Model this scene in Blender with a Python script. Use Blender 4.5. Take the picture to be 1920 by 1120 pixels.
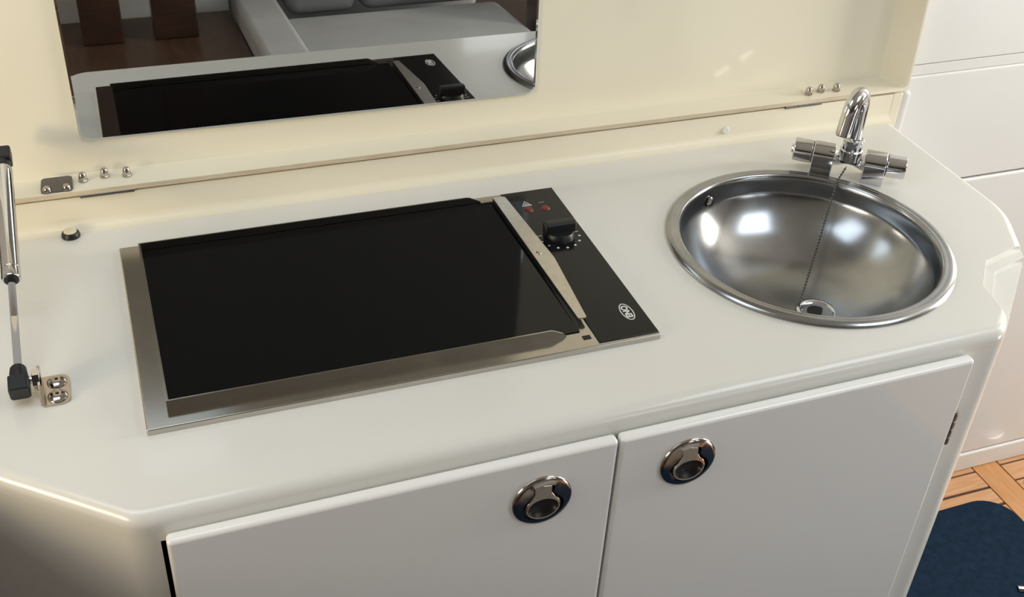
import bpy, bmesh, math, random
from mathutils import Vector, Matrix
random.seed(4)
for o in list(bpy.data.objects): bpy.data.objects.remove(o, do_unlink=True)
scene = bpy.context.scene
C = scene.collection
PI = math.pi

# ------------------------------------------------------------------ camera
cam = bpy.data.cameras.new('camera')
cam_o = bpy.data.objects.new('camera', cam); C.objects.link(cam_o)
cam_o.location = (0.01591, -0.79822, 0.69862)
cam_o.rotation_euler = (0.94836, -0.04919, -0.34607)
cam.sensor_width = 36.0
cam.lens = 2146.88 / 1920 * 36
cam.clip_start = 0.02
scene.camera = cam_o

# ------------------------------------------------------------------ world, lights, exposure
world = bpy.data.worlds.new('world'); scene.world = world
world.use_nodes = True
bg = world.node_tree.nodes['Background']
bg.inputs[0].default_value = (0.80, 0.90, 1.0, 1); bg.inputs[1].default_value = 1.0
scene.view_settings.view_transform = 'Standard'
scene.view_settings.look = 'None'
scene.view_settings.gamma = 1
scene.view_settings.use_curve_mapping = False
scene.view_settings.exposure = 0.0
FLOOR = -0.84
LAMP_GLOW = 45.0                                           # glow of the added table lamp beyond the left end
X0, X1, Y0, Y1 = -1.3, 2.7, -2.1, 0.47                  # room
CEIL = 1.08
HATCHES = [(1.05, 1.85, -1.15, -0.35), (-0.85, 0.15, -0.27, 0.25)]   # unseen deck hatches, added for overhead daylight
def area(name, loc, rot, sx, sy, power, col):
    l = bpy.data.lights.new(name, 'AREA'); l.shape = 'RECTANGLE'; l.size = sx; l.size_y = sy
    l.energy = power; l.color = col
    o = bpy.data.objects.new(name, l); C.objects.link(o); o.location = loc; o.rotation_euler = rot
    return o
area('added_hatch_daylight', (1.45, -0.75, CEIL + 0.03), (0, 0, 0), 0.76, 0.76, 6.5, (0.86, 0.94, 1.0))  # unseen hatch, added as daylight from above
area('added_hatch_daylight', (-0.35, -0.01, CEIL + 0.03), (0, 0, 0), 0.96, 0.48, 3.4, (0.84, 0.93, 1.0))  # second unseen hatch, added over the left end
area('added_companionway_daylight', (2.69, -0.12, 0.40), (0, math.radians(90), 0), 0.9, 0.50, 36, (1.0, 0.93, 0.82))  # unseen opening, added for grazing light from the right
area('added_portlight_daylight', (X0 + 0.01, -0.60, 0.52), (0, math.radians(-90), 0), 0.44, 0.70, 7, (1.0, 0.90, 0.74))  # unseen portlight, added to brighten the left of the lid
area('added_aft_light', (2.69, -1.20, -0.58), (0, math.radians(90), 0), 0.48, 0.56, 13, (0.97, 0.98, 1.0))  # unseen low opening, added to light the cabinet doors
area('added_portlight_daylight', (1.70, Y0 + 0.01, 0.50), (math.radians(90), 0, 0), 0.96, 0.46, 3, (1.0, 0.99, 0.96))  # unseen opposite portlight, added as frontal fill for doors and lid

# ------------------------------------------------------------------ materials
MATS = {}
def mat(name, col, rough=0.5, metal=0.0, coat=0.0, noise=None, bump=None, spec=0.5, emit=None, coat_rough=0.05):
    m = bpy.data.materials.new(name); m.use_nodes = True
    nt = m.node_tree; b = nt.nodes['Principled BSDF']
    b.inputs['Base Color'].default_value = (*col, 1); b.inputs['Roughness'].default_value = rough
    b.inputs['Metallic'].default_value = metal; b.inputs['Coat Weight'].default_value = coat
    b.inputs['Coat Roughness'].default_value = coat_rough
    b.inputs['Specular IOR Level'].default_value = spec
    if emit:
        b.inputs['Emission Color'].default_value = (*emit[0], 1); b.inputs['Emission Strength'].default_value = emit[1]
    tc = nt.nodes.new('ShaderNodeTexCoord')
    if noise:                       # (scale, amount, stretch xyz, second colour, lo, hi)
        sc, stretch, col2, lo, hi = noise
        mp = nt.nodes.new('ShaderNodeMapping'); mp.inputs['Scale'].default_value = stretch
        n = nt.nodes.new('ShaderNodeTexNoise'); n.inputs['Scale'].default_value = sc; n.inputs['Detail'].default_value = 5
        r = nt.nodes.new('ShaderNodeMapRange'); r.inputs[1].default_value = lo; r.inputs[2].default_value = hi
        mx = nt.nodes.new('ShaderNodeMix'); mx.data_type = 'RGBA'
        mx.inputs[6].default_value = (*col, 1); mx.inputs[7].default_value = (*col2, 1)
        nt.links.new(tc.outputs['Object'], mp.inputs[0]); nt.links.new(mp.outputs[0], n.inputs['Vector'])
        nt.links.new(n.outputs['Fac'], r.inputs[0]); nt.links.new(r.outputs[0], mx.inputs[0])
        nt.links.new(mx.outputs[2], b.inputs['Base Color'])
    if bump:                        # (scale, stretch, strength, distance)
        sc, stretch, st, di = bump
        mp = nt.nodes.new('ShaderNodeMapping'); mp.inputs['Scale'].default_value = stretch
        n = nt.nodes.new('ShaderNodeTexNoise'); n.inputs['Scale'].default_value = sc; n.inputs['Detail'].default_value = 4
        bp = nt.nodes.new('ShaderNodeBump'); bp.inputs['Strength'].default_value = st; bp.inputs['Distance'].default_value = di
        nt.links.new(tc.outputs['Object'], mp.inputs[0]); nt.links.new(mp.outputs[0], n.inputs['Vector'])
        nt.links.new(n.outputs['Fac'], bp.inputs['Height']); nt.links.new(bp.outputs[0], b.inputs['Normal'])
    MATS[name] = m
    return m
GEL = mat('gelcoat', (0.77, 0.77, 0.735), 0.24, coat=0.35, noise=(3.0, (1, 1, 1), (0.755, 0.75, 0.70), 0.45, 0.75))
LIDM = mat('lid_gelcoat', (0.875, 0.83, 0.69), 0.24, coat=0.15, spec=0.2, noise=(2.0, (1, 1, 1), (0.85, 0.80, 0.65), 0.4, 0.7))
DOORM = mat('door_gelcoat', (0.92, 0.92, 0.905), 0.2, coat=0.6)
WHITE = mat('locker_white', (0.82, 0.83, 0.825), 0.3, coat=0.2)
PLY = mat('plywood_edge', (0.55, 0.44, 0.31), 0.6, noise=(22, (1, 4, 60), (0.74, 0.66, 0.50), 0.35, 0.65))
STEEL = mat('brushed_steel', (0.54, 0.515, 0.47), 0.16, metal=1.0, noise=(30, (1, 1, 1), (0.60, 0.575, 0.53), 0.45, 0.8))
BARM = mat('satin_bar', (0.72, 0.69, 0.62), 0.33, metal=1.0, noise=(120, (1, 1, 1), (0.62, 0.59, 0.53), 0.4, 0.8))
CHAINM = mat('chain_metal', (0.16, 0.155, 0.15), 0.25, metal=1.0)
STEELX = mat('satin_steel', (0.50, 0.48, 0.44), 0.28, metal=1.0, noise=(25, (1, 1, 1), (0.60, 0.57, 0.52), 0.4, 0.75))
BOWL = mat('sink_steel', (0.34, 0.355, 0.37), 0.2, metal=1.0, noise=(14, (1, 1, 1), (0.44, 0.45, 0.455), 0.4, 0.7), bump=(9, (1, 1, 1), 0.05, 0.004))
CHROME = mat('chrome', (0.70, 0.70, 0.71), 0.06, metal=1.0)
NICKEL = mat('polished_nickel', (0.52, 0.47, 0.43), 0.14, metal=1.0)
GLASSK = mat('black_ceramic_glass', (0.002, 0.003, 0.004), 0.06, coat=0.0, spec=0.32)
PANELK = mat('black_panel_glass', (0.006, 0.007, 0.007), 0.14, spec=0.28)
BLACK = mat('black_plastic', (0.007, 0.008, 0.010), 0.4)
DSTEEL = mat('dull_steel', (0.17, 0.165, 0.16), 0.38, metal=1.0, noise=(60, (1, 1, 1), (0.24, 0.23, 0.22), 0.4, 0.7))
DARK = mat('dark_cavity', (0.004, 0.005, 0.006), 0.5)  # near-black colour standing in for the shade inside holes and slots
PRINT = mat('white_print', (0.72, 0.74, 0.72), 0.5)
PRINTG = mat('grey_print', (0.32, 0.32, 0.31), 0.5)
RED = mat('red_lens', (0.16, 0.008, 0.010), 0.2)
CAPW = mat('cream_cap', (0.74, 0.70, 0.52), 0.35)
MIRROR = mat('mirror_glass', (0.60, 0.61, 0.60), 0.012, metal=1.0)
MIRE = mat('mirror_edge', (0.62, 0.66, 0.62), 0.12, coat=0.5)
TEAK = mat('teak', (0.52, 0.275, 0.135), 0.42, noise=(16, (1, 9, 9), (0.64, 0.37, 0.20), 0.35, 0.7))
TEAKY = mat('teak_cross', (0.50, 0.245, 0.095), 0.42, noise=(16, (9, 1, 9), (0.60, 0.31, 0.13), 0.35, 0.7))
CAULK = mat('dark_caulk', (0.055, 0.022, 0.012), 0.7)
RUG = mat('navy_carpet', (0.006, 0.017, 0.038), 0.95, noise=(70, (1, 1, 1), (0.010, 0.028, 0.058), 0.35, 0.7), bump=(420, (1, 1, 1), 0.6, 0.003), spec=0.15)
WALNUT = mat('dark_wood', (0.035, 0.016, 0.012), 0.35, noise=(9, (1, 1, 9), (0.060, 0.028, 0.018), 0.4, 0.7))
WALNUT2 = mat('brown_wood', (0.085, 0.045, 0.028), 0.4, noise=(9, (9, 1, 1), (0.12, 0.065, 0.040), 0.4, 0.7))
LINEN = mat('grey_linen', (0.50, 0.50, 0.49), 0.9, noise=(6, (1, 1, 1), (0.56, 0.56, 0.55), 0.4, 0.7), bump=(120, (1, 1, 1), 0.3, 0.002))
CUSH = mat('grey_cushion', (0.15, 0.158, 0.165), 0.9, bump=(90, (1, 1, 1), 0.3, 0.002))
ROOMW = mat('cabin_liner', (0.40, 0.39, 0.37), 0.6)
DARKW = mat('dark_panelling', (0.06, 0.045, 0.038), 0.5, noise=(7, (1, 1, 8), (0.09, 0.065, 0.05), 0.4, 0.7))
FRAMEM = mat('hatch_frame', (0.55, 0.56, 0.57), 0.35, metal=0.9)

# ------------------------------------------------------------------ helpers
def tag(o, label=None, cat=None, group=None, kind=None):
    if label: o['label'] = label
    if cat: o['category'] = cat
    if group: o['group'] = group
    if kind: o['kind'] = kind
    return o
def thing(name, label, cat, loc=(0, 0, 0), group=None):
    o = bpy.data.objects.new(name, None); C.objects.link(o); o.location = loc; o.empty_display_size = 0.02
    return tag(o, label, cat, group)
def obj(name, bm, m, parent=None, smooth=None, auto=35):
    """link a bmesh (world coordinates) as one mesh object under parent"""
    bmesh.ops.recalc_face_normals(bm, faces=bm.faces[:])
    if smooth:
        for f in bm.faces: f.smooth = True
        for e in bm.edges:
            if len(e.link_faces) == 2 and e.calc_face_angle(0) > math.radians(auto): e.smooth = False
    me = bpy.data.meshes.new(name); bm.to_mesh(me); bm.free()
    me.materials.append(m)
    o = bpy.data.objects.new(name, me); C.objects.link(o)
    if smooth:
        wn = o.modifiers.new('normals', 'WEIGHTED_NORMAL'); wn.keep_sharp = True; wn.weight = 100
    if parent is not None:
        o.parent = parent
        p = parent; off = Vector((0, 0, 0))
        while p is not None: off += p.location; p = p.parent
        me.transform(Matrix.Translation(-off))
    return o
def NB(): return bmesh.new()
def box(bm, x0, x1, y0, y1, z0, z1, bev=0.0, seg=2):
    r = bmesh.ops.create_cube(bm, size=1)
    vs = r['verts']
    for v in vs:
        v.co = Vector((x0 + (v.co.x + .5) * (x1 - x0), y0 + (v.co.y + .5) * (y1 - y0), z0 + (v.co.z + .5) * (z1 - z0)))
    if bev > 0:
        es = list({e for v in vs for e in v.link_edges})
        bmesh.ops.bevel(bm, geom=es, offset=bev, segments=seg, profile=0.5, affect='EDGES')
    return bm
def loft(bm, rings, cap0=True, cap1=True, closed=True):
    R = [[bm.verts.new(p) for p in r] for r in rings]
    n = len(R[0])
    for a, b in zip(R[:-1], R[1:]):
        for i in range(n if closed else n - 1):
            j = (i + 1) % n
            bm.faces.new((a[i], a[j], b[j], b[i]))
    if cap0: bm.faces.new(R[0][::-1])
    if cap1: bm.faces.new(R[-1])
    return R
def frame_axes(d):
    d = Vector(d).normalized()
    up = Vector((0, 0, 1)) if abs(d.z) < 0.95 else Vector((1, 0, 0))
    u = d.cross(up).normalized(); v = u.cross(d).normalized()
    return d, u, v
def lathe(bm, profile, base, axis=(0, 0, 1), n=32, cap0=True, cap1=True):
    """profile: (radius, height along axis)"""
    d, u, v = frame_axes(axis); base = Vector(base)
    rings = []
    for r, h in profile:
        r = max(r, 1e-5)
        rings.append([base + d * h + (u * math.cos(2 * PI * i / n) + v * math.sin(2 * PI * i / n)) * r for i in range(n)])
    loft(bm, rings, cap0, cap1)
    return bm
def tube(bm, pts, rad, n=16):
    pts = [Vector(p) for p in pts]
    rads = rad if isinstance(rad, (list, tuple)) else [rad] * len(pts)
    rings = []; pu = None
    for i, p in enumerate(pts):
        d = (pts[min(i + 1, len(pts) - 1)] - pts[max(i - 1, 0)]).normalized()
        if pu is None: _, u, v = frame_axes(d)
        else:
            u = (pu - d * pu.dot(d)).normalized(); v = d.cross(u).normalized()
        pu = u
        rings.append([p + (u * math.cos(2 * PI * k / n) + v * math.sin(2 * PI * k / n)) * rads[i] for k in range(n)])
    loft(bm, rings)
    return bm
def round_poly(pts, rad, seg=6):
    """round the corners of a 2D polygon; rad per corner or one number"""
    n = len(pts); out = []
    for i in range(n):
        r = rad[i] if isinstance(rad, (list, tuple)) else rad
        p = Vector(pts[i]); a = Vector(pts[i - 1]); b = Vector(pts[(i + 1) % n])
        if r <= 0: out.append(tuple(p)); continue
        da = (a - p).normalized(); db = (b - p).normalized()
        half = math.acos(max(-1, min(1, da.dot(db)))) / 2
        t = r / math.tan(half)
        c = p + (da + db).normalized() * (r / math.sin(half))
        s = p + da * t - c; e = p + db * t - c
        a0 = math.atan2(s.y, s.x); a1 = math.atan2(e.y, e.x); dlt = a1 - a0
        while dlt > PI: dlt -= 2 * PI
        while dlt < -PI: dlt += 2 * PI
        for k in range(seg + 1):
            q = a0 + dlt * k / seg
            out.append((c.x + r * math.cos(q), c.y + r * math.sin(q)))
    return out
def offset_poly(pts, d):
    """offset a CCW polygon outwards by d, vertex by vertex"""
    n = len(pts); out = []
    for i in range(n):
        p = Vector(pts[i]); a = Vector(pts[i - 1]); b = Vector(pts[(i + 1) % n])
        e1 = (p - a).normalized(); e2 = (b - p).normalized()
        n1 = Vector((e1.y, -e1.x)); n2 = Vector((e2.y, -e2.x))
        m = (n1 + n2); m.normalize()
        out.append(tuple(p + m * (d / max(0.3, m.dot(n1)))))
    return out
def prism(bm, poly, z0, z1, bev=0.0, seg=3):
    """extruded CCW polygon with a rounded top edge"""
    rings = [[(x, y, z0) for x, y in poly]]
    if bev > 0:
        for k in range(seg + 1):
            t = k / seg * PI / 2
            rings.append([(x, y, z1 - bev + bev * math.sin(t)) for x, y in offset_poly(poly, -bev + bev * math.cos(t))])
    else: rings.append([(x, y, z1) for x, y in poly])
    loft(bm, rings)
    return bm
def boolean(o, cutters):
    for c in cutters:
        md = o.modifiers.new('cut', 'BOOLEAN'); md.object = c; md.operation = 'DIFFERENCE'; md.solver = 'EXACT'
    dg = bpy.context.evaluated_depsgraph_get(); dg.update()
    me = bpy.data.meshes.new_from_object(o.evaluated_get(dg))
    o.modifiers.clear(); o.data = me
    for c in cutters: bpy.data.objects.remove(c, do_unlink=True)
def text_mesh(body, size, extrude=0.0002):
    cu = bpy.data.curves.new('t', 'FONT'); cu.body = body; cu.size = size; cu.extrude = extrude
    cu.align_x = 'CENTER'; cu.align_y = 'CENTER'; cu.offset = 0.00035
    t = bpy.data.objects.new('t', cu); C.objects.link(t)
    dg = bpy.context.evaluated_depsgraph_get(); dg.update()
    me = bpy.data.meshes.new_from_object(t.evaluated_get(dg))
    bpy.data.objects.remove(t, do_unlink=True)
    b = NB(); b.from_mesh(me); return b

# ------------------------------------------------------------------ room shell
def struct(name, bm, m): return tag(obj(name, bm, m), kind='structure')
fl = struct('floor', box(NB(), X0, X1, Y0, Y1, FLOOR - 0.05, FLOOR - 0.003), CAULK)
def plank(x0, x1, y0, y1, m):
    o = obj('plank', box(NB(), x0, x1, y0, y1, FLOOR - 0.006, FLOOR, 0.0006, 1), m, fl); return o
y = 0.4 - 0.0015; k = 0
plank(X0, 1.4940, 0.3995, 0.415, TEAK); plank(1.5565, X1, 0.4015, 0.415, TEAK)
while y > Y0 + 0.05:
    plank(X0, 1.4940, y - 0.0415, y - 0.003, TEAK)
    plank(1.5565, X1, y - 0.0415, y - 0.001, TEAK)
    y -= 0.0446
plank(1.4965, 1.5540, Y0, 0.415, TEAKY)

bm = NB()                                              # ceiling with the two added hatch openings
xs = sorted({X0, X1, *[h[0] for h in HATCHES], *[h[1] for h in HATCHES]})
ys = sorted({Y0, Y1, *[h[2] for h in HATCHES], *[h[3] for h in HATCHES]})
for a, b in zip(xs[:-1], xs[1:]):
    for c, d in zip(ys[:-1], ys[1:]):
        mx, my = (a + b) / 2, (c + d) / 2
        if any(h[0] < mx < h[1] and h[2] < my < h[3] for h in HATCHES): continue
        box(bm, a, b, c, d, CEIL, CEIL + 0.05)
struct('ceiling', bm, ROOMW)
for i, h in enumerate(HATCHES):  # frames around the added hatches
    bm = NB()
    for (a, b, c, d) in ((h[0], h[1], h[2] - .03, h[2] + .01), (h[0], h[1], h[3] - .01, h[3] + .03), (h[0] - .03, h[0] + .01, h[2] - .03, h[3] + .03), (h[1] - .01, h[1] + .03, h[2] - .03, h[3] + .03)):
        box(bm, a, b, c, d, CEIL - 0.012, CEIL + 0.06)
    struct('added_window_%d' % (i + 1), bm, FRAMEM)
struct('wall_back', box(NB(), X0, X1, Y1, Y1 + 0.04, FLOOR - 0.05, CEIL + 0.05), ROOMW)
bm = NB(); W = (1.20, 2.20, 0.26, 0.74)                 # unseen portlight, added to light doors and lid: x0, x1, z0, z1
box(bm, X0, W[0], Y0 - .04, Y0, FLOOR - .05, CEIL + .05); box(bm, W[1], X1, Y0 - .04, Y0, FLOOR - .05, CEIL + .05)
box(bm, W[0], W[1], Y0 - .04, Y0, FLOOR - .05, W[2]); box(bm, W[0], W[1], Y0 - .04, Y0, W[3], CEIL + .05)
struct('wall_front', bm, DARKW)
bm = NB(); W = (-0.96, -0.24, 0.29, 0.75)                # unseen portlight, added to brighten the left of the lid: y0, y1, z0, z1
box(bm, X0 - .04, X0, Y0, W[0], FLOOR - .05, CEIL + .05); box(bm, X0 - .04, X0, W[1], Y1, FLOOR - .05, CEIL + .05)
box(bm, X0 - .04, X0, W[0], W[1], FLOOR - .05, W[2]); box(bm, X0 - .04, X0, W[0], W[1], W[3], CEIL + .05)
struct('wall_left', bm, ROOMW)
bm = NB(); W = (-0.38, 0.14, -0.06, 0.86)               # unseen companionway, added for light from the right: y0, y1, z0, z1
D = (-1.50, -0.90, FLOOR, -0.32)                        # low unseen opening, added to light the doors
box(bm, X1, X1 + .04, Y0, D[0], FLOOR - .05, CEIL + .05); box(bm, X1, X1 + .04, D[0], D[1], D[3], CEIL + .05); box(bm, X1, X1 + .04, D[0], D[1], FLOOR - .05, D[2]); box(bm, X1, X1 + .04, D[1], W[0], FLOOR - .05, CEIL + .05)
box(bm, X1, X1 + .04, W[1], Y1, FLOOR - .05, CEIL + .05)
box(bm, X1, X1 + .04, W[0], W[1], FLOOR - .05, W[2]); box(bm, X1, X1 + .04, W[0], W[1], W[3], CEIL + .05)
struct('wall_right', bm, ROOMW)

# ------------------------------------------------------------------ locker to the right of the galley
lk = thing('locker', 'tall white joinery locker with flush panels standing on the teak floor', 'locker', (1.8, 0.44, FLOOR))
LX0, LX1 = 1.0640, 2.6
obj('body', box(NB(), LX0, LX1, 0.4185, 0.468, FLOOR, CEIL - .02), ROOMW, lk)
obj('corner_bead', box(NB(), 1.0480, 1.0610, 0.3690, 0.4250, FLOOR, 0.0365, 0.005, 4), WHITE, lk, smooth=True, auto=60)
obj('upper_panel', box(NB(), LX0, LX1, 0.411, 0.4185, 0.0540, CEIL - .02, 0.0015), WHITE, lk)
obj('rail', box(NB(), LX0, LX1, 0.4120, 0.4185, 0.0368, 0.0528, 0.001), WHITE, lk)
obj('drawer_front', box(NB(), LX0, LX1, 0.410, 0.4185, -0.1495, 0.0362, 0.003, 3), WHITE, lk)
obj('lower_panel', box(NB(), LX0, LX1, 0.410, 0.4185, -0.792, -0.1530, 0.004, 3), WHITE, lk)
obj('plinth', box(NB(), LX0, LX1, 0.408, 0.4185, FLOOR, -0.7945, 0.004, 3), WHITE, lk)

# ------------------------------------------------------------------ galley cabinet
cab = thing('galley_cabinet', 'white moulded galley cabinet with two doors and angled end face', 'cabinet', (0.42, 0.13, FLOOR))
OUT = 0.013                                            # rounding radius of the worktop edge
inner = [(-0.16, 0.0325), (-0.0155, -0.0855), (0.8560, -0.0750), (0.9770, 0.040), (1.018, 0.118), (1.018, 0.372), (-0.16, 0.372)]
inner_r = round_poly(inner, [0.01, 0.022, 0.015, 0.03, 0.10, 0.004, 0.004], 6)
outer = offset_poly(inner_r, OUT)
TOPB = -0.0205                                         # bottom of the worktop edge
def ywall(x): return -0.0855 + (x + 0.0155) / 0.8715 * 0.008 - OUT
# hollow body: outer skin and inner skin
WT = 0.018
inn = offset_poly(outer, -WT)
rings = [[(x, yy, TOPB) for x, yy in inn], [(x, yy, FLOOR) for x, yy in inn], [(x, yy, FLOOR) for x, yy in outer], [(x, yy, TOPB) for x, yy in outer]]
bm = NB(); rings.append(rings[0]); loft(bm, rings, False, False); bmesh.ops.remove_doubles(bm, verts=bm.verts[:], dist=1e-6)
body = obj('carcass', bm, GEL, cab, smooth=True, auto=40)
cut = obj('cut', box(NB(), -0.0028, 0.806, -0.16, -0.05, -0.76, -0.030), DARK)
boolean(body, [cut])
obj('interior_shade', box(NB(), -0.008, 0.84, -0.05, -0.045, -0.80, -0.035), DARK, cab)  # black sheet standing in for the shade inside the cabinet
obj('back_panel', box(NB(), -0.20, 1.0284, 0.3825, 0.425, FLOOR, 0.0365, 0.003), LIDM, cab)
obj('end_panel', box(NB(), 1.0286, 1.0455, 0.3675, 0.425, FLOOR, 0.0372, 0.002), LIDM, cab)
# doors
def door(x0, x1, hinge):
    yf = -0.1125
    bm = NB(); box(bm, x0, x1, yf, -0.0992, -0.775, -0.0195, 0.0045, 4)
    d = obj('door', bm, DOORM, cab, smooth=True, auto=50)
    return d
d1 = door(0.0015, 0.4088, 'l'); d2 = door(0.4112, 0.8160, 'r')
YF = -0.1125
def latch(dr, cx, cz, tilt=0.0):
    n = 48
    def P(x, z, yv): return (cx + x, YF + yv, cz + z)
    # bezel: domed oval plate with a keyhole-shaped hole
    def keyhole_(s, dz=0.0):
        out = []
        R = 0.0182 * s
        a0 = math.radians(48)
        for k in range(28):                       # the round lower lobe, clockwise from upper right
            t = a0 - (2 * PI - 2 * (PI / 2 - a0)) * k / 27
            out.append((R * 1.12 * math.cos(t), -0.0055 + R * 0.86 * math.sin(t)))
        out += [(-0.0098 * s, 0.0118 * s), (-0.0100 * s, 0.0192 * s), (0, 0.0212 * s), (0.0100 * s, 0.0192 * s), (0.0098 * s, 0.0118 * s)]
        return out
    def sample(poly, n=96, c=(0.0, -0.001)):
        out = []
        for i in range(n):
            a = 2 * PI * i / n; d = Vector((math.cos(a), math.sin(a))); best = 0
            for p, q in zip(poly, poly[1:] + poly[:1]):
                p = Vector(p) - Vector(c); e = Vector(q) - Vector(c) - p
                den = d.x * e.y - d.y * e.x
                if abs(den) < 1e-12: continue
                t = (p.x * e.y - p.y * e.x) / den; u = (p.x * d.y - p.y * d.x) / den
                if -1e-6 <= u <= 1 + 1e-6 and t > best: best = t
            out.append((c[0] + d.x * best, c[1] + d.y * best))
        return out
    raw = keyhole_
    keyhole = lambda s_, dz=0.0: sample(raw(s_))
    kh = keyhole(1.0)
    def outer_ring(r, depth):
        ring = []
        for (x, z) in kh:
            a = math.atan2(z, x); ring.append(P(r * math.cos(a), r * math.sin(a) , depth))
        return ring
    bm = NB()
    loft(bm, [outer_ring(0.0298, 0.0), outer_ring(0.0298, -0.0010), outer_ring(0.0288, -0.0024), outer_ring(0.0262, -0.0034), [P(x, z, -0.0044) for x, z in keyhole(1.03)], [P(x, z, 0.0) for x, z in keyhole(1.0)]], False, False)
    obj('latch_bezel', bm, NICKEL, dr, smooth=True, auto=45)
    # ring pull: keyhole slightly smaller, with an oval finger hole
    ko = keyhole(0.87)
    fh = [(0.0145 * math.cos(math.atan2(z + 0.0055, x)), -0.0066 + 0.0098 * math.sin(math.atan2(z + 0.0055, x))) for x, z in ko]
    bm = NB()
    loft(bm, [[P(x, z, 0.0) for x, z in ko], [P(x, z, -0.0036 + .13 * z) for x, z in ko], [P(x * .96, z * .96 - .0002, -0.0043 + .13 * z) for x, z in ko], [P(x * 1.06, (z + .0066) * 1.06 - .0066, -0.0043 + .13 * z) for x, z in fh], [P(x, z, -0.0030) for x, z in fh], [P(x, z, 0.0) for x, z in fh]], False, False)
    obj('latch_ring', bm, NICKEL, dr, smooth=True, auto=45)
    bm = NB(); loft(bm, [[P(x, z, 0.0) for x, z in keyhole(1.04)], [P(x, z, -0.0006) for x, z in keyhole(1.04)]])
    obj('latch_cavity', bm, DARK, dr)
latch(d1, 0.3345, -0.0725); latch(d2, 0.4865, -0.0675)
# door hinge at the right stile
bm = NB(); lathe(bm, [(0.0032, 0), (0.0032, 0.046)], (0.8185, -0.1080, -0.140), n=12)
for kz in range(4): lathe(bm, [(0.0037, 0.0015 + kz * 0.0115), (0.0037, 0.0095 + kz * 0.0115)], (0.8185, -0.1080, -0.140), n=12)
hg = obj('hinge_knuckle', bm, STEELX, d2, smooth=True)
obj('hinge_leaf', box(NB(), 0.8165, 0.8255, -0.1005, -0.0985, -0.142, -0.093), STEELX, d2)
for part in [d1, d2, *d1.children, *d2.children]:        # the front of the unit runs slightly out of square
    for v in part.data.vertices: v.co.y += 0.0115 * (v.co.x + 0.42 + 0.0155)

# ------------------------------------------------------------------ worktop
wt = thing('worktop', 'glossy off-white moulded galley worktop with rounded edges and a notched corner', 'worktop', (0.42, 0.13, TOPB))
rings = [[(x, yy, TOPB) for x, yy in outer]]
for k in range(7):
    t = k / 6 * PI / 2
    rings.append([(x, yy, -OUT + OUT * math.sin(t)) for x, yy in offset_poly(inner_r, OUT * math.cos(t))])
bm = NB(); loft(bm, rings)
top = obj('slab', bm, GEL, wt)
SX, SY, SR = 0.74596, 0.11734, 0.1655
c1 = obj('cut', lathe(NB(), [(0.152, -0.2), (0.152, 0.2)], (SX, SY, 0), n=96), GEL)
notch = round_poly([(1.03, 0.058), (0.9255, 0.0275), (0.8895, -0.0125), (0.8755, -0.080), (1.0, -0.08)], [0, 0.012, 0.02, 0, 0], 5)
notch = notch if sum(a[0] * b[1] - b[0] * a[1] for a, b in zip(notch, notch[1:] + notch[:1])) > 0 else notch[::-1]
bm = NB(); prism(bm, notch, -0.0105, 0.05)
c2 = obj('cut', bm, GEL)
n2 = [(x + 0.009, yy - 0.009) for x, yy in notch]
bm = NB(); prism(bm, n2, -0.0180, 0.05)
c3 = obj('cut', bm, GEL)
boolean(top, [c1, c2, c3])
bev = top.modifiers.new('edge', 'BEVEL'); bev.width = 0.0018; bev.segments = 2; bev.limit_method = 'ANGLE'; bev.angle_limit = math.radians(50)
for f in top.data.polygons: f.use_smooth = True
bm = NB(); bm.from_mesh(top.data)
for e in bm.edges:
    if len(e.link_faces) == 2 and e.calc_face_angle(0) > math.radians(35): e.smooth = False
bm.to_mesh(top.data); bm.free()
wn = top.modifiers.new('normals', 'WEIGHTED_NORMAL'); wn.keep_sharp = True; wn.weight = 100
# coved upstand at the back
prof = [(0.354, 0.0002)]
for k in range(9):
    t = k / 8 * PI / 2
    prof.append((0.357 + 0.0095 * math.sin(t), 0.0097 - 0.0095 * math.cos(t)))
prof += [(0.3672, 0.0372), (0.3820, 0.0372), (0.3820, -0.002), (0.354, -0.002)]
bm = NB(); loft(bm, [[(-0.17, a, b) for a, b in prof], [(1.0283, a, b) for a, b in prof]])
obj('coved_upstand', bm, LIDM, wt, smooth=True, auto=50)
tag(obj('moulding_nub', lathe(NB(), [(0.0052, -.002), (0.0052, 0.0008), (0.0042, 0.0016), (0.002, 0.0017)], (0.7700, 0.3660, 0.0160), (0, -1, 0.3), 20), GEL, wt, smooth=True))

# ------------------------------------------------------------------ raised lid with mirror
TILT = 0.04839
lid = thing('hinged_lid', 'raised cream galley lid with recessed panel and large mirror, hinged behind the worktop', 'lid', (0.45, 0.40, 0.0385))
LO = Vector((0, 0.4042, 0.0455)); Lv = Vector((0, math.sin(TILT), math.cos(TILT))); Lw = Vector((0, -math.cos(TILT), math.sin(TILT)))
def L(x, v, w): return LO + Vector((x, 0, 0)) + Lv * v + Lw * w
LXa, LXb, LH = -0.165, 1.0330, 0.47
def lring(off, w, r):
    """rounded rectangle in lid plane grown by off (bottom edge grows by off*0 so that the ledge stays level)"""
    pts = [(LXa - off, -off * 0.12), (LXb + off, -off * 0.12), (LXb + off, LH + off), (LXa - off, LH + off)]
    pts = round_poly(pts, [r, r, 0.08, 0.08], 6)
    return [L(x, v, w) for x, v in pts]
RIM = 0.0385
rings = []
fr = 0.009
for k in range(7):
    t = k / 6 * PI / 2
    rings.append(lring(-fr + fr * math.sin(t), fr - fr * math.cos(t), 0.004))
rings.append(lring(0.0115, RIM - 0.001, 0.005))
rings.append(lring(0.0125, RIM, 0.005))
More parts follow.
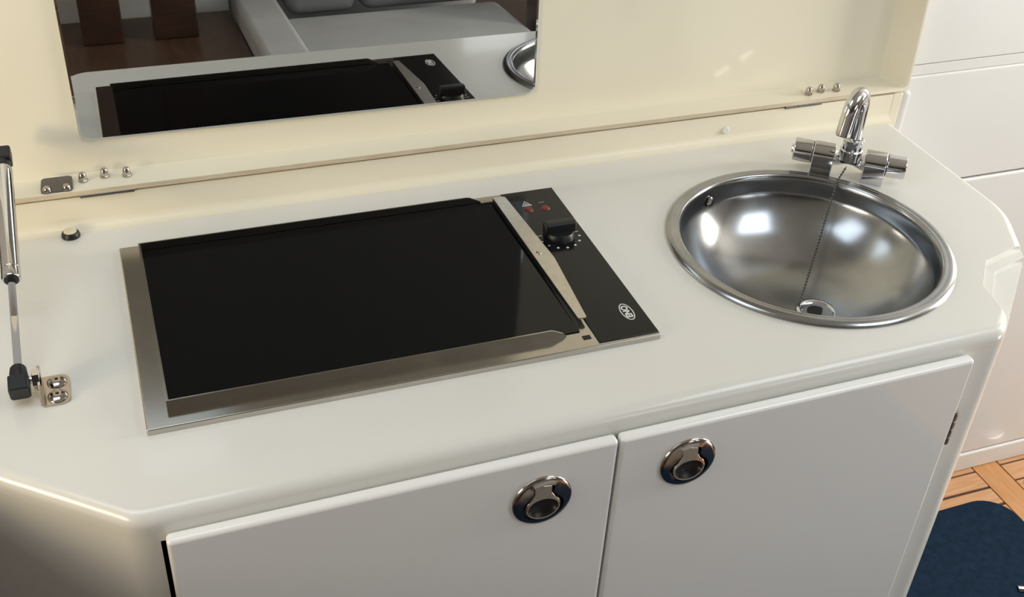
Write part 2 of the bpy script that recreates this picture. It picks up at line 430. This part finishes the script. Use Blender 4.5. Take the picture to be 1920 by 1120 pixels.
def lring2(off, w, r, dv):
    pts = [(LXa - off, -dv), (LXb + off, -dv), (LXb + off, LH + off), (LXa - off, LH + off)]
    return [L(x, v, w) for x, v in round_poly(pts, [r, r, 0.08, 0.08], 6)]
rings.append(lring2(0.0165, RIM, 0.005, 0.0062))
rings.append(lring2(0.0175, RIM - 0.0012, 0.005, 0.0066))
rings.append(lring2(0.0175, -0.010, 0.005, 0.0066))
bm = NB(); loft(bm, rings)
obj('tray', bm, LIDM, lid, smooth=True, auto=45)
bm = NB(); loft(bm, [[L(x, -0.0070, RIM - .004), L(x, -0.0018, RIM - .004), L(x, -0.0018, RIM + .0007), L(x, -0.0070, RIM + .0007)] for x in [LXa + (0.955 - LXa) * i / 12 for i in range(13)]])
tag(obj('plywood_edge', bm, PLY, lid), 'bare plywood edge')
# mirror: bevelled sheet with rounded corners
mo = round_poly([(-0.0215, 0.0395), (0.5115, 0.0350), (0.5115, 0.40), (-0.0215, 0.40)], 0.012, 7)
bm = NB(); loft(bm, [[L(x, v, 0.0002) for x, v in mo], [L(x, v, 0.0030) for x, v in mo]], True, True)
mr = obj('mirror', bm, MIRE, lid)
mi = offset_poly(mo, -0.0035)
bm = NB(); loft(bm, [[L(x, v, 0.0028) for x, v in offset_poly(mo, -0.0002)], [L(x, v, 0.0032) for x, v in offset_poly(mo, -0.0003)], [L(x, v, 0.0037) for x, v in offset_poly(mo, -0.0028)]], True, True)
obj('mirror_face', bm, MIRROR, mr)
# dome nuts of the two hinges, on the lower ledge
def dome_nut(x, yy, z):
    bm = NB()
    lathe(bm, [(0.0053, -0.001), (0.0053, 0.0008)], (x, yy, z), n=20)
    lathe(bm, [(0.0048, 0.0008), (0.0048, 0.0050)], (x, yy, z), n=6)
    lathe(bm, [(0.0042, 0.0050), (0.0040, 0.0072), (0.0028, 0.0092), (0.001, 0.0098)], (x, yy, z), n=16)
    obj('dome_nut', bm, NICKEL, lid, smooth=True, auto=30)
for a in ((-0.0255, 0.3865), (-0.0025, 0.3905), (0.0210, 0.3865), (0.8980, 0.3800), (0.9190, 0.3835), (0.9420, 0.3810)):
    dome_nut(a[0], a[1], 0.0470)
# strut plate with two dome nuts on the ledge
pl = round_poly([(-0.0700, 0.3680), (-0.0370, 0.3675), (-0.0360, 0.3920), (-0.0680, 0.3920)], 0.004, 4)
bm = NB(); loft(bm, [[(x, yy, 0.0455 + (yy - 0.368) * 0.16) for x, yy in pl], [(x, yy, 0.0480 + (yy - 0.368) * 0.16) for x, yy in pl]])
sp = obj('strut_plate', bm, DSTEEL, lid)
for x in (-0.0630, -0.0430):
    bm = NB(); lathe(bm, [(0.0046, 0), (0.0044, 0.003), (0.003, 0.0048), (0.0008, 0.0054)], (x, 0.3705, 0.0480), n=16)
    obj('rivet', bm, NICKEL, sp, smooth=True)
# hinge barrels between lid and upstand
for xa, xb in ((-0.031, 0.0265), (0.8555, 0.9115)):
    bm = NB()
    for k in range(3):
        a = xa + (xb - xa) * k / 3; b = xa + (xb - xa) * (k + 1) / 3 - 0.0006
        lathe(bm, [(0.0021, 0), (0.0021, b - a)], (a, 0.3660, 0.0385), (1, 0, 0), 12)
    obj('hinge_barrel', bm, DSTEEL, lid, smooth=True)

# ------------------------------------------------------------------ gas strut
A = Vector((-0.1008, 0.0830, 0.0180)); B = Vector((-0.0980, 0.3560, 0.0990))
D = (B - A).normalized()
gs = thing('gas_strut', 'chrome gas strut with black end sockets holding up the cream lid', 'gas strut', tuple(A))
J = A + (B - A) * 0.43
obj('rod', tube(NB(), [A + D * 0.012, J + D * 0.02], 0.0035, 20), CHROME, gs, smooth=True)
bm = NB(); lathe(bm, [(0.0042, -0.001), (0.0082, -0.001), (0.0090, 0.0005), (0.0090, 0.010), (0.0086, 0.0115), (0.0090, 0.0125), (0.0090, (B - J).length - 0.016), (0.007, (B - J).length - 0.012)], J, D, 32)
obj('cylinder', bm, CHROME, gs, smooth=True)
obj('seal', lathe(NB(), [(0.0041, -0.0022), (0.0068, -0.0022), (0.0072, 0.0004), (0.0041, 0.0004)], J, D, 24), BLACK, gs, smooth=True)
def socket(at, d):
    bm = NB()
    lathe(bm, [(0.0062, -0.004), (0.0075, 0.0), (0.0078, 0.010), (0.0070, 0.016), (0.0055, 0.018)], at, d, 20)
    _, u, v = frame_axes(d)
    q = [at - d * 0.009 + Vector((0, 0, 0)), ]
    # square body with the ball cup
    x0 = Vector((1, 0, 0)); yv = d; zv = x0.cross(yv).normalized()
    rr = []
    for t, s in ((-0.0125, 0.90), (-0.0115, 1.0), (0.0035, 1.0), (0.0050, 0.85)):
        rr.append([at + yv * t + x0 * (a * 0.0088 * s) + zv * (b * 0.0085 * s) for a, b in round_poly([(-1, -1), (1, -1), (1, 1), (-1, 1)], 0.3, 3)])
    loft(bm, rr)
    obj('end_socket', bm, BLACK, gs, smooth=True)
socket(A, D); socket(B, -D)

# bracket on the worktop
sb = thing('strut_bracket', 'small bent steel bracket with two screws on the worktop below the gas strut', 'bracket', (-0.075, 0.088, 0))
bm = NB(); p1 = round_poly([(-0.0835, 0.0640), (-0.0600, 0.0640), (-0.0600, 0.1060), (-0.0835, 0.1060)], [0.0005, 0.008, 0.008, 0.0005], 5)
loft(bm, [[(x, yy, 0.0002) for x, yy in p1], [(x, yy, 0.0022) for x, yy in p1]])
box(bm, -0.0855, -0.0833, 0.0665, 0.1030, 0.0002, 0.0190, 0.0004, 1)
obj('angle_plate', bm, NICKEL, sb, smooth=True, auto=30)
for yy in (0.0745, 0.0955):
    bm = NB(); lathe(bm, [(0.0090, 0.0022), (0.0088, 0.0032), (0.0068, 0.0050), (0.0038, 0.0058), (0.0016, 0.0059)], (-0.0710, yy, 0), n=24)
    s = obj('screw', bm, NICKEL, sb, smooth=True)
    obj('screw_slot', lathe(NB(), [(0.0017, 0.0056), (0.0017, 0.0062)], (-0.0710, yy, 0), n=8), DARK, s)
bm = NB(); lathe(bm, [(0.0040, -0.0005), (0.0040, 0.0085)], (-0.0925, 0.0865, 0.0165), (1, 0, 0), 16)
lathe(bm, [(0.0085, 0.0030), (0.0095, 0.0035), (0.0095, 0.0088), (0.0085, 0.0092)], (-0.0925, 0.0865, 0.0165), (1, 0, 0), 6)
obj('ball_stud', bm, CHROME, sb, smooth=True, auto=30)

# push button left of the hob
pb = thing('push_button', 'small round push button with black base and cream cap set in the worktop', 'button', (-0.0475, 0.3500, 0))
obj('base', lathe(NB(), [(0.0095, 0.0), (0.0100, 0.0015), (0.0092, 0.0045), (0.0078, 0.0062), (0.006, 0.0062)], (-0.0475, 0.3500, 0.0001), n=32), BLACK, pb, smooth=True)
obj('cap', lathe(NB(), [(0.0070, 0.0060), (0.0068, 0.0072), (0.0050, 0.0080), (0.002, 0.0083)], (-0.0475, 0.3500, 0.0001), n=32), CAPW, pb, smooth=True)

# ------------------------------------------------------------------ hob
HW, HD, HH = 0.5, 0.30196, 0.0064
hob = thing('cooktop', 'black glass electric cooktop in a steel frame with raised fiddle rails and one knob', 'cooktop', (0.25, 0.15, 0))
bm = NB(); prism(bm, round_poly([(0, 0), (HW, 0), (HW, HD), (0, HD)], 0.0015, 2), 0.0003, HH, 0.0012, 3)
obj('steel_frame', bm, STEEL, hob, smooth=True, auto=40)
GX0, GX1, GY0, GY1 = 0.0225, 0.4215, 0.0255, 0.2875
obj('glass_plate', box(NB(), GX0, GX1, GY0, GY1, HH - 0.001, HH + 0.0012, 0.0004, 1), GLASSK, hob)
PX0 = 0.4335
obj('control_panel', box(NB(), PX0, HW - 0.0012, 0.0035, HD - 0.0015, HH - 0.001, HH + 0.0010, 0.0004, 1), PANELK, hob)
RT = 0.0168                                            # rail top
def rail_long(y0, y1):
    pr = round_poly([(GX0 - 0.001, HH), (0.4060, HH), (0.4030, 0.0105), (0.3900, RT), (GX0 - 0.001, RT)], [0, 0, 0.004, 0.010, 0], 5)
    bm = NB(); loft(bm, [[(a, y0, b) for a, b in pr], [(a, y1, b) for a, b in pr]])
    return bm
obj('fiddle_rail', rail_long(0.0225, 0.0240), STEEL, hob)
obj('fiddle_rail', rail_long(0.2880, 0.2895), STEEL, hob)
obj('fiddle_rail', box(NB(), GX0 - 0.0025, GX0 - 0.001, 0.0225, 0.2895, HH, RT), STEEL, hob)
# tapered guard bar beside the controls
GZ = 0.0140
gb = round_poly([(0.4245, 0.0385), (0.4335, 0.0375), (0.4420, 0.1480), (0.4330, 0.2850), (0.4185, 0.2860)], [0.0003, 0.002, 0.05, 0.005, 0.0003], 5)
bm = NB(); loft(bm, [[(x, yy, GZ - 0.0012) for x, yy in gb], [(x, yy, GZ) for x, yy in gb]])
g = obj('guard_bar', bm, BARM, hob)
bm = NB(); loft(bm, [[(0.4184, 0.285, HH), (0.4196, 0.285, HH), (0.4196, 0.285, GZ - 0.0008), (0.4184, 0.285, GZ - 0.0008)], [(0.4244, 0.0215, HH), (0.4256, 0.0215, HH), (0.4256, 0.0215, HH + 0.001), (0.4244, 0.0215, HH + 0.001)][:0] or [(0.4244, 0.0365, HH), (0.4256, 0.0365, HH), (0.4256, 0.0365, GZ - 0.0008), (0.4244, 0.0365, GZ - 0.0008)]])
obj('guard_flange', bm, BLACK, g)  # steel flange coloured black in place of its dark reflection
obj('guard_screw', lathe(NB(), [(0.0030, GZ), (0.0028, GZ + 0.0008), (0.001, GZ + 0.0012)], (0.4285, 0.1610, 0), n=16), NICKEL, g, smooth=True)
box_b = NB(); box(box_b, 0.4205, 0.4290, 0.0125, 0.0185, HH, HH + 0.0006, 0.0002, 1)
obj('frame_slot', box_b, DARK, hob)
# knob
KX, KY = 0.4672, 0.1975
kn = obj('knob', lathe(NB(), [(0.0180, HH), (0.0180, 0.0085), (0.0165, 0.0135), (0.0155, 0.0150), (0.012, 0.0154)], (KX, KY, 0), n=40), BLACK, hob, smooth=True)
bm = NB(); box(bm, KX - 0.0188, KX + 0.0188, KY - 0.0060, KY + 0.0060, 0.012, 0.0265, 0.0026, 3)
obj('knob_grip', bm, BLACK, kn, smooth=True, auto=50)
PZ = HH + 0.0010
def dot(x, yy, r, m, nm='scale_mark'):
    obj(nm, lathe(NB(), [(r, 0), (r * 0.9, 0.0003)], (x, yy, PZ), n=12), m, hob)
for k in range(7):
    t = math.radians(-8 - k * 27)
    dot(KX + 0.0228 * math.cos(t), KY - 0.0030 + 0.0228 * math.sin(t), 0.0015, PRINT if k < 5 else PRINTG)
bm = NB(); box(bm, KX - 0.0245, KX - 0.0185, KY + 0.0040, KY + 0.0052, PZ, PZ + 0.0002); obj('scale_mark', bm, PRINT, hob)
bm = NB(); box(bm, KX + 0.0185, KX + 0.0245, KY + 0.0020, KY + 0.0032, PZ, PZ + 0.0002); obj('scale_mark', bm, PRINT, hob)
for x, yy in ((0.4540, 0.2590), (0.4745, 0.2575)):
    tag(obj('indicator_light', lathe(NB(), [(0.0056, 0), (0.0050, 0.0008), (0.0020, 0.0013)], (x, yy, PZ), n=20), RED, hob, smooth=True), 'dark red indicator lens')
bm = NB()                                              # hot-surface triangle
tri = [(-0.0062, -0.0045), (0.0062, -0.0045), (0, 0.0065)]
tc_ = (0.4552, 0.2715)
loft(bm, [[(tc_[0] + x * s, tc_[1] + yy * s, PZ + h) for x, yy in tri] for s, h in ((1, 0), (1, .0002), (.78, .0002), (.78, 0))], False, False)
for q in (-0.0018, 0.0003, 0.0024): box(bm, tc_[0] + q - .0004, tc_[0] + q + .0004, tc_[1] - 0.0030, tc_[1] + 0.0020 - abs(q) * .7, PZ, PZ + .0002)
obj('hot_surface_symbol', bm, PRINT, hob)
bm = NB(); box(bm, 0.4705, 0.4780, 0.2702, 0.2712, PZ, PZ + .0002); obj('power_symbol', bm, PRINTG, hob)
# oval emblem, its letters running from front to back
ex, ey = 0.4812, 0.0430
bm = NB(); n = 48
def ell(a, b, h): return [(ex + a * math.cos(2 * PI * i / n), ey + b * math.sin(2 * PI * i / n), PZ + h) for i in range(n)]
loft(bm, [ell(0.0068, 0.0142, 0), ell(0.0068, 0.0142, .0002), ell(0.0057, 0.0129, .0002), ell(0.0057, 0.0129, 0)], False, False)
em = obj('emblem', bm, PRINT, hob)
bm = text_mesh('ENO', 0.0096)
bmesh.ops.transform(bm, matrix=Matrix.Translation((ex, ey, PZ + 0.0002)) @ Matrix.Rotation(PI / 2, 4, 'Z'), verts=bm.verts[:])
obj('emblem_letters', bm, PRINT, em)

# ------------------------------------------------------------------ sink
sk = thing('sink', 'round stainless steel sink with rolled rim let into the worktop', 'sink', (SX, SY, -0.09))
prof = [(0.1500, -0.004), (SR - 0.0005, 0.0004), (SR, 0.0012), (SR - 0.002, 0.0040), (SR - 0.006, 0.0060), (SR - 0.009, 0.0060), (SR - 0.0105, 0.0050), (SR - 0.012, 0.0056), (SR - 0.0150, 0.0056), (0.1488, 0.0040), (0.1475, 0.0010), (0.1468, -0.004), (0.1462, -0.0185), (0.1452, -0.0215), (0.1405, -0.0300), (0.1320, -0.0430), (0.1190, -0.0570), (0.1020, -0.0700), (0.0800, -0.0805), (0.0560, -0.0870), (0.0300, -0.0900), (0.001, -0.0900)]
bm = NB(); lathe(bm, prof[::-1], (SX, SY, 0), n=128, cap0=True, cap1=False)
bo = obj('bowl', bm, BOWL, sk, smooth=True, auto=60)
bo.modifiers.clear(); sm = bo.modifiers.new('sub', 'SUBSURF'); sm.levels = 1; sm.render_levels = 1
DX, DY, DZ = 0.7660, 0.0985, -0.0893
bm = NB(); lathe(bm, [(0.0245, 0.0), (0.0240, 0.0012), (0.0215, 0.0022), (0.0190, 0.0018), (0.0160, -0.001), (0.0110, -0.0012)], (DX, DY, DZ), n=40, cap0=False, cap1=False)
dr = obj('drain_flange', bm, CHROME, sk, smooth=True)
obj('drain_hole', lathe(NB(), [(0.0112, -0.0005), (0.0112, 0.0002)], (DX, DY, DZ), n=24), DARK, sk)
bm = NB(); lathe(bm, [(0.0065, 0), (0.0065, 0.0015), (0.0035, 0.0028), (0.001, 0.003)], (0.6915, 0.2515, -0.0150), (0.37, -0.92, 0.1), 20)
obj('overflow_cap', bm, NICKEL, sk, smooth=True)

# ------------------------------------------------------------------ mixer tap
TX, TY = 0.8785, 0.2440
ax = Vector((0.798, -0.603, 0)).normalized(); az = Vector((0, 0, 1)); ay = az.cross(ax)      # ay points away from the sink
tp = thing('mixer_tap', 'chrome two-handle mixer tap with arched spout at the back of the round sink', 'tap', (TX, TY, 0))
T = Vector((TX, TY, 0)); ZT = 0.0240
def tpt(a, b, z): return T + ax * a + ay * b + Vector((0, 0, z))
for s in (-1, 1):
    bm = NB()                                          # barrel housing flowing into its foot
    rr = []
    for a, g_ in ((0.0185, 0.92), (0.0195, 1.0), (0.0440, 1.0), (0.0450, 0.94)):
        sec = [(-0.0142, 0.0002), (0.0142, 0.0002)]
        sec += [(0.0155 * math.cos(t * PI / 14), ZT + 0.0155 * math.sin(t * PI / 14)) for t in range(15)]
        rr.append([tpt(s * a, b * g_, max(0.0002, ZT + (z - ZT) * (g_ if z > 0.001 else 1))) for b, z in sec])
    loft(bm, rr)
    obj('valve_housing', bm, CHROME, tp, smooth=True, auto=40)
    bm = NB(); base = tpt(s * 0.0462, 0, ZT)
    lathe(bm, [(0.0135, -0.0016), (0.0135, 0.0)], base, ax * s, 28)
    obj('handle_collar', bm, BLACK if s > 0 else RED, tp, smooth=True) if False else obj('handle_collar', bm, DARK, tp, smooth=True)
    bm = NB(); lathe(bm, [(0.0142, 0.0), (0.0148, 0.0008), (0.0146, 0.0215), (0.0138, 0.0228), (0.008, 0.0232)], base, ax * s, 36)
    h = obj('handle', bm, CHROME, tp, smooth=True, auto=40)
    if s < 0:
        obj('handle_button', lathe(NB(), [(0.006, 0.0231), (0.0055, 0.0255), (0.003, 0.0262)], base, ax * s, 20), CHROME, h, smooth=True)
bm = NB(); tube(bm, [tpt(-0.019, 0, ZT - 0.003), tpt(0.019, 0, ZT - 0.003)], 0.0105, 24)
obj('bridge', bm, CHROME, tp, smooth=True, auto=40)
bm = NB(); lathe(bm, [(0.0140, ZT), (0.0140, ZT + 0.013), (0.0125, ZT + 0.0145), (0.0122, ZT + 0.0215), (0.0132, ZT + 0.0230), (0.0132, ZT + 0.0275), (0.0115, ZT + 0.0285), (0.009, ZT + 0.0288)], (TX, TY, 0), n=32)
obj('spout_collar', bm, CHROME, tp, smooth=True, auto=40)
sd = Vector((-0.86, -0.51, 0)).normalized(); Rr = 0.0185
pts = [T + Vector((0, 0, ZT + 0.020 + 0.0060 * i)) for i in range(9)]
zc = pts[-1].z
for k in range(1, 15):
    t = k / 14 * math.radians(168)
    pts.append(T + sd * (Rr * (1 - math.cos(t))) + Vector((0, 0, zc + Rr * 1.35 * math.sin(t))))
last = pts[-1]; dirn = (pts[-1] - pts[-2]).normalized()
for k in range(1, 4): pts.append(last + dirn * 0.0085 * k)
rad = [0.0084] * 9 + [0.0084 + 0.0012 * math.sin(PI * k / 18) for k in range(1, 15)] + [0.0090, 0.0090, 0.0090]
obj('spout', tube(NB(), pts, rad, 28), CHROME, tp, smooth=True, auto=60)
obj('aerator', lathe(NB(), [(0.0076, 0), (0.0076, 0.0012)], pts[-1], dirn, 24), DARK, tp)

# plug chain: ball chain from the tap over the rim down to the drain
pa = T + sd * 0.004 - ay * 0.0125 + Vector((0, 0, 0.020))
rimp = Vector((0.8490, 0.2205, 0.0078))
pe = Vector((0.7500, 0.1120, -0.0860))
path = []
def seg(a, b, n, sag=0.0):
    for i in range(n): path.append(a.lerp(b, i / n) - Vector((0, 0, sag * math.sin(PI * i / n))))
seg(pa, rimp, 80); seg(rimp, pe, 400, 0.003); path.append(pe)
bm = NB(); acc = 0.0; prev = path[0]; step = 0.0042
tube(bm, path[::8], 0.0006, 6)
for q in path:
    acc += (q - prev).length; prev = q
    if acc >= step:
        acc = 0
        bmesh.ops.create_icosphere(bm, subdivisions=1, radius=0.0018, matrix=Matrix.Translation(q))
ch = obj('plug_chain', bm, CHAINM, None, smooth=True)
tag(ch, 'fine metal ball chain hanging from the tap into the round sink', 'chain')

# ------------------------------------------------------------------ floor things
rg = round_poly([(-0.60, -1.10), (1.489, -1.10), (1.489, 0.3275), (1.045, 0.3190), (1.045, 0.02), (0.92, -0.13), (-0.60, -0.13)], [0.02, 0.05, 0.062, 0.02, 0.01, 0.01, 0.02], 8)  # front arm out of view, added to darken the latch reflections
bm = NB(); prism(bm, rg, FLOOR + 0.0003, FLOOR + 0.010, 0.004, 3)
tag(obj('floor_mat', bm, RUG, smooth=True), 'navy blue carpet mat on the teak floor around the galley cabinet', 'mat')
lr = thing('lift_ring', 'small polished steel lift ring let into the teak floor beside the blue mat', 'lift ring', (1.598, 0.318, FLOOR))
obj('plate', lathe(NB(), [(0.040, 0.0003), (0.039, 0.002), (0.034, 0.003), (0.022, 0.0028), (0.020, 0.001)], (1.598, 0.318, FLOOR), n=40), CHROME, lr, smooth=True)
obj('recess', lathe(NB(), [(0.019, 0.0010), (0.019, 0.0016)], (1.598, 0.318, FLOOR), n=24), DARK, lr)
bm = NB(); rp = [(1.598 + 0.026 * math.cos(2 * PI * i / 24), 0.318 + 0.026 * math.sin(2 * PI * i / 24), FLOOR + 0.005) for i in range(25)]
obj('ring', tube(NB(), rp, 0.0025, 8), CHROME, lr, smooth=True)
sl = thing('steel_strip', 'thin polished steel strip with black edging lying on the blue mat', 'strip', (1.42, 0.10, FLOOR + 0.010))
def strip(nm, w0, w1, z0, z1, m):
    a = Vector((1.3655, 0.1235, 0)); b = Vector((1.4700, 0.0800, 0)); d = (b - a).normalized(); nn = Vector((-d.y, d.x, 0))
    poly = [a + nn * w0, b + nn * w0, b + nn * w1, a + nn * w1]
    obj(nm, prism(NB(), round_poly([(q.x, q.y) for q in poly], 0.0008, 3), z0, z1, 0.0005, 2), m, sl)
strip('edging', -0.007, 0.007, FLOOR + 0.0102, FLOOR + 0.0125, BLACK)
strip('bar', -0.0035, 0.0020, FLOOR + 0.0125, FLOOR + 0.0150, CHROME)

# ------------------------------------------------------------------ opposite side of the cabin (seen in the mirror)
def cushion_mesh(x0, x1, y0, y1, z0, z1, puff, n=10):
    bm = NB(); box(bm, x0, x1, y0, y1, z0, z1, min(x1 - x0, y1 - y0, z1 - z0) * 0.28, 4)
    c = Vector(((x0 + x1) / 2, (y0 + y1) / 2, (z0 + z1) / 2)); hs = Vector(((x1 - x0) / 2, (y1 - y0) / 2, (z1 - z0) / 2))
    return bm
st = thing('settee', 'long pale grey settee along the far side of the cabin', 'settee', (1.1, -1.5, FLOOR))
obj('base', box(NB(), 0.47, 1.20, -2.05, -1.16, FLOOR, -0.52, 0.01), ROOMW, st)
obj('seat_cushion', box(NB(), 0.52, 1.20, -1.68, -1.12, -0.52, -0.42, 0.03, 4), LINEN, st, smooth=True)
obj('armrest', box(NB(), 0.40, 0.52, -1.72, -1.12, FLOOR, -0.36, 0.02, 3), LINEN, st, smooth=True)
obj('backrest', box(NB(), 0.40, 1.20, -2.05, -1.86, -0.50, 0.10, 0.03, 3), LINEN, st, smooth=True)
for i, (xa, xb, m, lb) in enumerate(((0.545, 0.75, CUSH, 'dark grey scatter cushion on the settee beside the armrest'), (0.765, 1.195, CUSH, 'long dark grey bolster cushion on the settee beside the wooden post'))):
    tag(obj('scatter_cushion', box(NB(), xa, xb, -1.855, -1.66, -0.419, -0.10, 0.035, 4), m, smooth=True), lb, 'cushion')
tag(obj('wooden_post', box(NB(), 1.225, 1.34, -1.50, -1.36, FLOOR, CEIL - 0.002, 0.006), WALNUT), 'dark wooden pillar rising beside the end of the grey settee', 'post')
bx_ = thing('step_box', 'brown wooden locker box beside the armrest of the grey settee', 'box', (0.0, -1.5, FLOOR))
obj('body', box(NB(), -0.6, 0.385, -1.78, -1.15, FLOOR, -0.445), WALNUT2, bx_)
obj('top', box(NB(), -0.62, 0.395, -1.80, -1.12, -0.445, -0.42, 0.006), WALNUT2, bx_)
for (xa, xb, lb) in ((-0.025, 0.082, 'dark wooden upright standing at the middle of the brown locker box'), (0.163, 0.280, 'dark wooden upright on the brown locker box beside the armrest')):
    tag(obj('cabin_upright', box(NB(), xa, xb, -1.66, -1.56, -0.4195, CEIL - 0.002, 0.004), WALNUT), lb, 'upright')
tag(obj('cabin_partition', box(NB(), -1.28, 0.395, -1.86, -1.81, FLOOR, 0.3), LINEN), 'grey upholstered partition behind the brown locker box', 'partition')


ct = thing('added_chart_table', 'unseen dark wooden chart table added to shade the angled end of the galley cabinet', 'table', (-0.80, 0.05, FLOOR))  # unseen block, added to keep the left light off the angled end
obj('body', box(NB(), -1.18, -0.32, -0.42, 0.45, FLOOR, 0.012), WALNUT2, ct)
obj('top', box(NB(), -1.20, -0.30, -0.45, 0.46, 0.012, 0.040, 0.006), WALNUT2, ct)

# unseen table lamp, added to warm the left of the lid
LX, LY, LZ = -0.66, -0.14, 0.0405
rl = thing('added_table_lamp', 'unseen brass table lamp with glowing frosted globe added to light the lid', 'lamp', (LX, LY, LZ))
BRASS = mat('brass', (0.55, 0.40, 0.20), 0.25, metal=1.0)
GLOBE = mat('frosted_globe', (0.85, 0.78, 0.62), 0.6, emit=((1.0, 0.78, 0.46), LAMP_GLOW))
obj('base', lathe(NB(), [(0.055, 0), (0.055, 0.008), (0.020, 0.016), (0.008, 0.020)], (LX, LY, LZ), n=32), BRASS, rl, smooth=True)
obj('stem', tube(NB(), [(LX, LY, LZ + 0.015), (LX, LY, LZ + 0.06)], 0.007, 12), BRASS, rl, smooth=True)
obj('globe', lathe(NB(), [(0.065 * math.sin(PI * k / 16), 0.118 - 0.065 * math.cos(PI * k / 16)) for k in range(17)], (LX, LY, LZ), n=28), GLOBE, rl, smooth=True)

# unseen steps, added to keep the low aft light off lid and locker
cs = thing('added_steps', 'unseen brown wooden steps added on the teak floor to block low light', 'steps', (2.2, -0.45, FLOOR))
for i in range(3):
    xa = 1.75 + 0.27 * i; zt = -0.58 + 0.25 * i
    obj('riser', box(NB(), xa + 0.015, 2.55 if i == 2 else xa + 0.285, -0.74, -0.18, FLOOR, zt - 0.025), WALNUT2, cs)
    obj('tread', box(NB(), xa, 2.57 if i == 2 else xa + 0.27, -0.76, -0.16, zt - 0.025, zt, 0.006), WALNUT2, cs)
